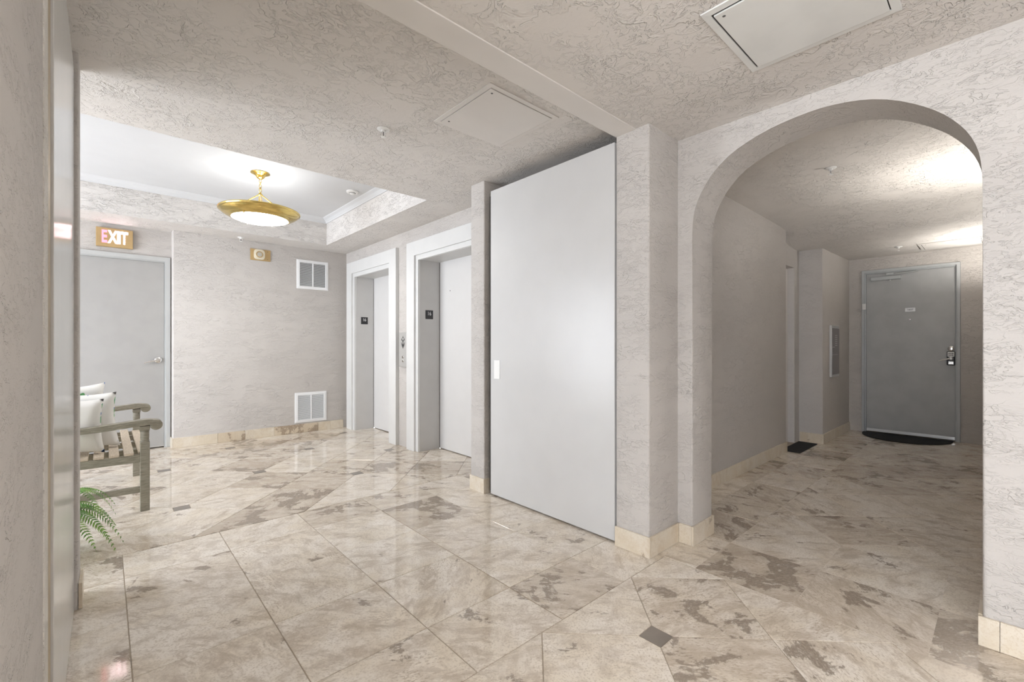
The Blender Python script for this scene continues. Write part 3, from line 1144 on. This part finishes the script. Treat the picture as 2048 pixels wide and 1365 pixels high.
sprinkler(1.212, 2.458, H1, 'white sprinkler head in the ceiling left of the beige access panel')
sprinkler(1.189, 6.07, H1, 'white sprinkler head in the low soffit near the back wall')
sprinkler(3.80, .83, 2.4025, 'white sprinkler head in the corridor ceiling just past the arch')
sprinkler(6.72, .82, 2.274, 'white sprinkler head in the corridor ceiling before the end door')
sd = tag(empty('smoke_detector', (1.905, 4.563, TZ)), 'white round smoke detector on the raised white ceiling', 'smoke detector')
fl = Matrix.Translation((1.905, 4.563, TZ - .0003)) @ Matrix.Rotation(math.pi, 4, 'X')
child(MB().lathe([(.062, 0), (.062, .010), (.056, .016), (.045, .018), (0, .018)], 36, fl).build('base', M['white_plastic'], smooth=40), sd)
child(MB().lathe([(.030, .018), (.028, .026), (.020, .032), (0, .033)], 30, fl).build('sensor_cap', M['white_plastic'], smooth=40), sd)
child(MB().lathe([(.0315, .0185), (.0315, .022), (.0292, .022)], 30, fl).build('sensor_slot', M['grille_dark']), sd)

# ------------------------------------------------------------------ brass dish pendants
M['glass_added'] = emit('added_lamp_glass', (1.0, .96, .91), 26)  # glass of the two added hall lamps


def link(x, y, z, r, rot, th=.0028):
    pts = []
    for k in range(17):
        a = 2 * math.pi * k / 16
        p = Vector((r * .62 * math.cos(a), 0, r * math.sin(a)))
        p.rotate(Matrix.Rotation(rot, 3, 'Z'))
        pts.append(p + Vector((x, y, z)))
    return MB().tube(pts, th, 8, caps=False)


def pendant(x, y, zc, label, glass, energy):
    """canopy, chain, hub, three rods, brass dish with luminous glass; zc = ceiling height"""
    dz = zc - TZ
    pl = tag(empty('pendant_light', (x, y, zc)), label, 'lamp', 'brass dish pendants')
    T = Matrix.Translation((x, y, dz))
    child(MB().lathe([(.0, TZ), (.078, TZ - .001), (.080, TZ - .008), (.070, TZ - .014), (.060, TZ - .018), (.040, TZ - .030), (.034, TZ - .044), (.022, TZ - .055), (.008, TZ - .062), (0, TZ - .063)], 36, T).build('canopy', M['brass'], smooth=40), pl)
    for k in range(4):
        child(link(x, y, dz + 2.668 - k * .024, .0155, (k % 2) * math.pi / 2).build('chain_link', M['brass'], smooth='all'), pl)
    child(link(x, y, dz + 2.582, .022, .5, .003).build('ring', M['brass'], smooth='all'), pl)
    child(MB().lathe([(0, 2.566), (.006, 2.565), (.010, 2.556), (.018, 2.548), (.018, 2.536), (.010, 2.528), (.014, 2.505), (.016, 2.48), (.022, 2.474), (.022, 2.468), (0, 2.466)], 20, T).build('hub', M['brass'], smooth=40), pl)
    for k in range(3):
        a = math.radians(18 + 120 * k)
        dx, dy = math.cos(a), math.sin(a)
        child(MB().tube([(x + .012 * dx, y + .012 * dy, dz + 2.542), (x + .16 * dx, y + .16 * dy, dz + 2.468), (x + .312 * dx, y + .312 * dy, dz + 2.388)], .0055, 8).build('support_rod', M['brass']), pl)
    child(MB().lathe([(.300, 2.384), (.322, 2.392), (.334, 2.390), (.338, 2.382), (.334, 2.374), (.326, 2.371), (.322, 2.364),
                      (.300, 2.346), (.270, 2.330), (.250, 2.324), (.240, 2.316), (.233, 2.314), (.231, 2.318), (.240, 2.328),
                      (.270, 2.338), (.296, 2.352)], 64, T, closed=True).build('dish', M['brass'], smooth=40), pl)
    child(MB().lathe([(.236, 2.322), (.236, 2.317), (.20, 2.304), (.14, 2.297), (.07, 2.293), (0, 2.292)], 48, T).build('glass_diffuser', glass, smooth='all'), pl)
    child(MB().lathe([(.2385, 2.3265), (.12, 2.328), (0, 2.328), (0, 2.330), (.12, 2.330), (.2385, 2.3285)], 48, T).build('uplight_block', M['white_metal']), pl)  # added disc, keeps the glowing glass from lighting the ceiling
    for k in range(3):
        a = math.radians(-15 + 120 * k)
        Mq = T @ Matrix.Translation((.236 * math.cos(a), .236 * math.sin(a), 2.310))
        child(MB().lathe([(0, -.008), (.006, -.006), (.006, .006), (0, .008)], 12, Mq).build('glass_clip', M['brass']), pl)
    for k in range(3):
        a = math.radians(60 + 120 * k)
        Mq = T @ Matrix.Translation((.12 * math.cos(a), .12 * math.sin(a), 2.362))
        child(MB().lathe([(0, -.03), (.02, -.022), (.027, 0), (.02, .022), (0, .03)], 16, Mq).build('bulb', M['bulb'], smooth='all'), pl)
        ld = bpy.data.lights.new('pendant_bulb', 'POINT')
        ld.energy = energy
        ld.color = (1, .98, .95)
        ld.shadow_soft_size = .03
        lo = bpy.data.objects.new('pendant_bulb_light', ld)
        COL.objects.link(lo)
        lo.location = (x + .12 * math.cos(a), y + .12 * math.sin(a), dz + 2.43)
        child(lo, pl)
    return pl


pendant(1.066, 4.645, TZ, 'brass dish pendant light hanging from the white tray ceiling', M['glass_hot'], 1.6)
pendant(.60, -.48, H2, 'brass dish pendant light added to brighten the hall, nearer the arch wall', M['glass_added'], 9)  # added lamp behind the camera, lifts hall floor and ceiling
pendant(-1.15, -.75, H2, 'brass dish pendant light added to brighten the hall, nearer the window', M['glass_added'], 9)  # second added lamp, out of view, for more hall light


# ------------------------------------------------------------------ corridor wall sconces (uplights on the right wall)
def sconce(x, label, energy):
    t = tag(empty('wall_sconce', (x, -.05, 1.78)), label, 'wall lamp', 'corridor wall sconces')
    Mw = Matrix.Translation((x, -.049, 1.78))
    bm = bmesh.new()
    prof_ = [(.0, -.14), (.03, -.13), (.06, -.09), (.085, -.03), (.10, .03), (.096, .03), (.08, -.03), (.055, -.085), (.025, -.122)]
    R = []
    for r, z in prof_:
        R.append([bm.verts.new(Mw @ Vector((r * 1.3 * math.cos(math.pi * k / 14), r * math.sin(math.pi * k / 14), z))) for k in range(15)])
    for A, B in zip(R, R[1:]):
        for k in range(14):
            q = {A[k], A[k + 1], B[k + 1], B[k]}
            bm.faces.new((A[k], A[k + 1], B[k + 1], B[k]))
    bmesh.ops.remove_doubles(bm, verts=bm.verts, dist=1e-5)
    mb_ = MB()
    mb_.bm.free()
    mb_.bm = bm
    child(mb_.build('bowl', M['smooth_beige'], smooth=40), t)
    child(MB().box(x - .05, x + .05, -.0495, -.043, 1.69, 1.80, bevel=.002).build('back_plate', M['brass']), t)
    Mq = Matrix.Translation((x, .0, 1.725))
    child(MB().lathe([(0, -.03), (.018, -.02), (.022, 0), (.016, .02), (0, .028)], 16, Mq).build('bulb', M['bulb'], smooth='all'), t)
    ld = bpy.data.lights.new('sconce_bulb', 'POINT')
    ld.energy = energy
    ld.color = (1, .95, .88)
    ld.shadow_soft_size = .025
    lo = bpy.data.objects.new('sconce_bulb_light', ld)
    COL.objects.link(lo)
    lo.location = (x, -.005, 1.792)
    child(lo, t)
    return t


sconce(4.42, 'half bowl wall sconce on the corridor right wall just past the arch', 34)
sconce(6.62, 'half bowl wall sconce on the corridor right wall by the end door', 36)

# ------------------------------------------------------------------ corridor details
fc = tag(empty('wall_annunciator', (6.60, 1.42, 1.06)), 'narrow metal wall cabinet with slots beside the corridor end door', 'wall cabinet')
M['annun'] = plain('anodised_plate', (.30, .27, .27), .35, .7)
child(MB().box(6.44, 6.80, 1.396, 1.4195, .760, 1.385, bevel=.002).build('cabinet', M['steel']), fc)
child(MB().box(6.456, 6.784, 1.392, 1.3955, .790, 1.350, bevel=.001).build('face_plate', M['annun']), fc)
for k in range(6):
    z = 1.262 - k * .024
    child(MB().box(6.58, 6.68, 1.3905, 1.3918, z - .004, z + .004).build('slot', M['steel']), fc)
child(MB().box(6.456, 6.56, 1.3900, 1.3918, 1.118, 1.123).build('card_rail', M['white_metal']), fc)
child(MB().box(6.456, 6.70, 1.3900, 1.3918, 1.028, 1.032).build('card_rail', M['steel']), fc)

mpts = [(7.42, .41), (7.42, 1.262)]
for k in range(1, 24):
    a = math.pi * k / 24
    mpts.append((7.42 - .52 * math.sin(a) ** .9, .836 + .426 * math.cos(a)))
if area(mpts) < 0:
    mpts = mpts[::-1]
dm = tag(MB().prism(mpts, .0006, .009, bevel_all=.002, seg=1).build('doormat', M['mat'], loc=(7.2, .84, 0)), 'black half round doormat at the slate grey apartment door', 'doormat')
dark_mat = tag(MB().box(5.44, 6.08, 1.455, 1.645, .0006, .007, bevel=.002, seg=1).build('doormat', M['mat'], loc=(5.76, 1.55, 0)), 'small dark doormat in the recess of the corridor left wall', 'doormat')

# ------------------------------------------------------------------ bench
BY0, BY1 = 4.000, 5.165          # outer faces of the end frames
be = tag(empty('garden_bench', (0, (BY0 + BY1) / 2, 0)), 'weathered wooden slatted bench with scrolled arms by the stairwell door', 'bench')
LW = .052
FX = .205                         # centre of the front legs
BX = -.36                         # centre of the back legs
for y in (BY0 + LW / 2, BY1 - LW / 2):
    b_ = MB()
    h = LW / 2
    child(MB().box(FX - h, FX + h, y - h, y + h, 0, .478, bevel=.003).build('leg', M['wood']), be)
    Tn = Matrix.Translation((FX, y, 0))
    child(MB().lathe([(.0, .478), (.024, .478), (.0255, .486), (.0225, .492), (.0245, .500), (.0245, .550), (.021, .556), (.0, .556)], 20, Tn).build('leg_turning', M['wood'], smooth=40), be)
    child(MB().box(FX - .027, FX + .027, y - .027, y + .027, .5562, .586, bevel=.003).build('leg_block', M['wood']), be)
    # back leg, leaning
    Ml = Matrix(((1, 0, 0, 0), (0, 0, 1, 0), (0, 1, 0, 0), (0, 0, 0, 1)))
    child(MB().prism([(BX - .03, 0), (BX + .025, 0), (BX + .03, .42), (BX - .06, .90), (BX - .105, .90), (BX - .025, .42)], y - h, y + h, Ml, bevel_all=.003, seg=1).build('leg', M['wood']), be)
    # arm: side profile with scrolled front end
    top = [(-.42, .612), (-.30, .606), (-.16, .604), (-.04, .609), (.08, .620), (.16, .629), (.21, .632), (.24, .630)]
    scroll = []
    cx_, cz_ = .266, .590
    for k in range(15):
        a = math.radians(80 - k * 19)
        scroll.append((cx_ + .036 * math.cos(a), cz_ + .036 * math.sin(a)))
    under = [(.246, .597), (.234, .592), (.16, .588), (.08, .582), (-.04, .572), (-.16, .568), (-.30, .570), (-.42, .576)]
    pr = top + scroll[:-1] + under
    child(MB().prism(pr[::-1], y - .036, y + .036, Ml, bevel_all=.004, seg=2).build('arm', M['wood'], smooth=35), be)
    child(MB().box(BX, FX - h, y - .018, y + .018, .340, .392, bevel=.002).build('side_rail', M['wood']), be)
    child(MB().box(BX, FX - h, y - .013, y + .013, .130, .170, bevel=.002).build('stretcher', M['wood']), be)
child(MB().box(FX - .016, FX + .016, BY0 + LW, BY1 - LW, .335, .388, bevel=.002).build('front_rail', M['wood']), be)
child(MB().box(BX - .014, BX + .014, BY0 + LW, BY1 - LW, .335, .388, bevel=.002).build('back_rail', M['wood']), be)
sx0 = FX + .018
ns = 7
pitch_s = .076
for k in range(ns):
    xx = sx0 - k * pitch_s
    dz = -.006 if k == 0 else 0
    child(MB().box(xx - .052, xx, BY0 + .004 if k else BY0 + LW, BY1 - .004 if k else BY1 - LW, .3925 + dz, .410 + dz, bevel=.004).build('seat_slat', M['slat']), be)
for yy in (4.25, 4.58, 4.91):
    child(MB().box(BX, FX - .02, yy - .018, yy + .018, .350, .3922, bevel=.002).build('seat_bearer', M['wood']), be)
child(MB().box(BX - .105, BX - .066, BY0 + LW, BY1 - LW, .84, .90, bevel=.004).build('top_rail', M['wood']), be)
for k in range(12):
    yy = BY0 + .11 + k * .0865
    Ml = Matrix(((1, 0, 0, 0), (0, 0, 1, 0), (0, 1, 0, 0), (0, 0, 0, 1)))
    child(MB().prism([(BX + .004, .43), (BX + .020, .43), (BX - .075, .845), (BX - .091, .845)], yy - .02, yy + .02, Ml).build('back_slat', M['wood']), be)


# ------------------------------------------------------------------ pillows
def pillow(loc, rz, lean, size, thick, mat, label, roll=0):
    n = 18
    bm = bmesh.new()
    top, bot = {}, {}
    for i in range(n + 1):
        for j in range(n + 1):
            u, v = -1 + 2 * i / n, -1 + 2 * j / n
            pin = 1 - .10 * (1 - abs(u) ** 2) * abs(v) ** 3
            pin2 = 1 - .10 * (1 - abs(v) ** 2) * abs(u) ** 3
            x, y = u * size / 2 * pin2, v * size / 2 * pin
            e = max(0, (1 - u ** 4) * (1 - v ** 4)) ** .45
            w = .006 * math.sin(7 * u + 3 * v) * e
            top[i, j] = bm.verts.new((x, y, thick / 2 * e + w))
            bot[i, j] = bm.verts.new((x, y, -thick / 2 * e - w * .7)) if 0 < i < n and 0 < j < n else top[i, j]
    for i in range(n):
        for j in range(n):
            bm.faces.new((top[i, j], top[i + 1, j], top[i + 1, j + 1], top[i, j + 1]))
            q = (bot[i, j], bot[i, j + 1], bot[i + 1, j + 1], bot[i + 1, j])
            if len(set(q)) == 4:
                try:
                    bm.faces.new(q)
                except ValueError:
                    pass
    mb_ = MB()
    mb_.bm.free()
    mb_.bm = bm
    o = mb_.build('throw_pillow', mat, smooth='all')
    # local: x right, y up the pillow, z = front.  stand it up, lean back, turn
    o.matrix_world = (Matrix.Translation(loc) @ Matrix.Rotation(rz, 4, 'Z') @ Matrix.Rotation(math.pi / 2 - lean, 4, 'X') @ Matrix.Rotation(roll, 4, 'Z'))
    return tag(o, label, 'pillow', 'throw pillows on the bench')


# rz = direction: front normal starts at -Y (rz 0); 180 deg faces +Y
pillow((-.185, 4.158, .608), math.radians(164), math.radians(10), .38, .16, M['print'], 'plain white back of the nearest throw pillow on the bench', math.radians(2))
pillow((-.125, 4.352, .616), math.radians(164), math.radians(12), .41, .16, M['print'], 'white throw pillow second from the front, with a blue corner mark')
pillow((-.205, 4.60, .640), math.radians(12), math.radians(-8), .43, .14, M['print'], 'white throw pillow with blue sprig print, farthest on the bench', math.radians(3))

# ------------------------------------------------------------------ potted fern beside the pillar
fn = tag(empty('potted_fern', (-.34, 3.48, 0)), 'green potted fern on the floor before the wooden bench', 'plant')
Tf = Matrix.Translation((-.34, 3.48, 0))
child(MB().lathe([(0, .0005), (.085, .0005), (.092, .01), (.115, .19), (.12, .20), (.12, .21), (.108, .21), (.10, .18), (0, .18)], 32, Tf).build('pot', M['pot'], smooth=40), fn)
child(MB().lathe([(0, .185), (.09, .184), (.101, .181)], 24, Tf).build('soil', M['soil']), fn)


def frond(base, az, length, rise, droop, name='frond'):
    bm = bmesh.new()
    d = Vector((math.cos(az), math.sin(az), 0))
    side = Vector((-d.y, d.x, 0))
    N = 34
    pts = []
    for k in range(N + 1):
        t = k / N
        pts.append(base + d * (length * (t - .12 * t * t)) + Vector((0, 0, rise * math.sin(t * 1.9) - droop * t * t * t)))
    for k in range(N):
        p, q = pts[k], pts[k + 1]
        w = .0022 * (1 - k / N) + .0006
        a = [bm.verts.new(p + side * w), bm.verts.new(p - side * w), bm.verts.new(q - side * w), bm.verts.new(q + side * w)]
        bm.faces.new(a)
        t = k / N
        if t < .12:
            continue
        L = .062 * math.sin(math.pi * min(1, (t * .80 + .22))) ** .8 + .006
        tang = (q - p).normalized()
        up = side.cross(tang) * -1
        for s in (-1, 1):
            dirv = (side * s + tang * .38 - Vector((0, 0, .22))).normalized()
            hw = .0046 + .0015 * (1 - t)
            m = p + dirv * (L * .5) + Vector((0, 0, .004))
            e = p + dirv * L
            v0 = bm.verts.new(p + tang * hw * .6)
            v1 = bm.verts.new(m + tang * hw)
            v2 = bm.verts.new(e)
            v3 = bm.verts.new(m - tang * hw)
            v4 = bm.verts.new(p - tang * hw * .6)
            vm = bm.verts.new(m + Vector((0, 0, .0025)))
            bm.faces.new((v0, v1, vm))
            bm.faces.new((v1, v2, vm))
            bm.faces.new((v2, v3, vm))
            bm.faces.new((v3, v4, vm))
            bm.faces.new((v4, v0, vm))
    mb_ = MB()
    mb_.bm.free()
    mb_.bm = bm
    return child(mb_.build(name, M['leaf']), fn)


fr_rng = random.Random(11)
for k in range(40):
    az = 2 * math.pi * k / 40 + fr_rng.uniform(-.1, .1)
    if 1.2 < az < 5.0 and k % 2:
        continue
    L = fr_rng.uniform(.34, .47)
    frond(Vector((-.34 + .03 * math.cos(az), 3.48 + .03 * math.sin(az), .19)), az, L, fr_rng.uniform(.08, .24), fr_rng.uniform(.20, .34))
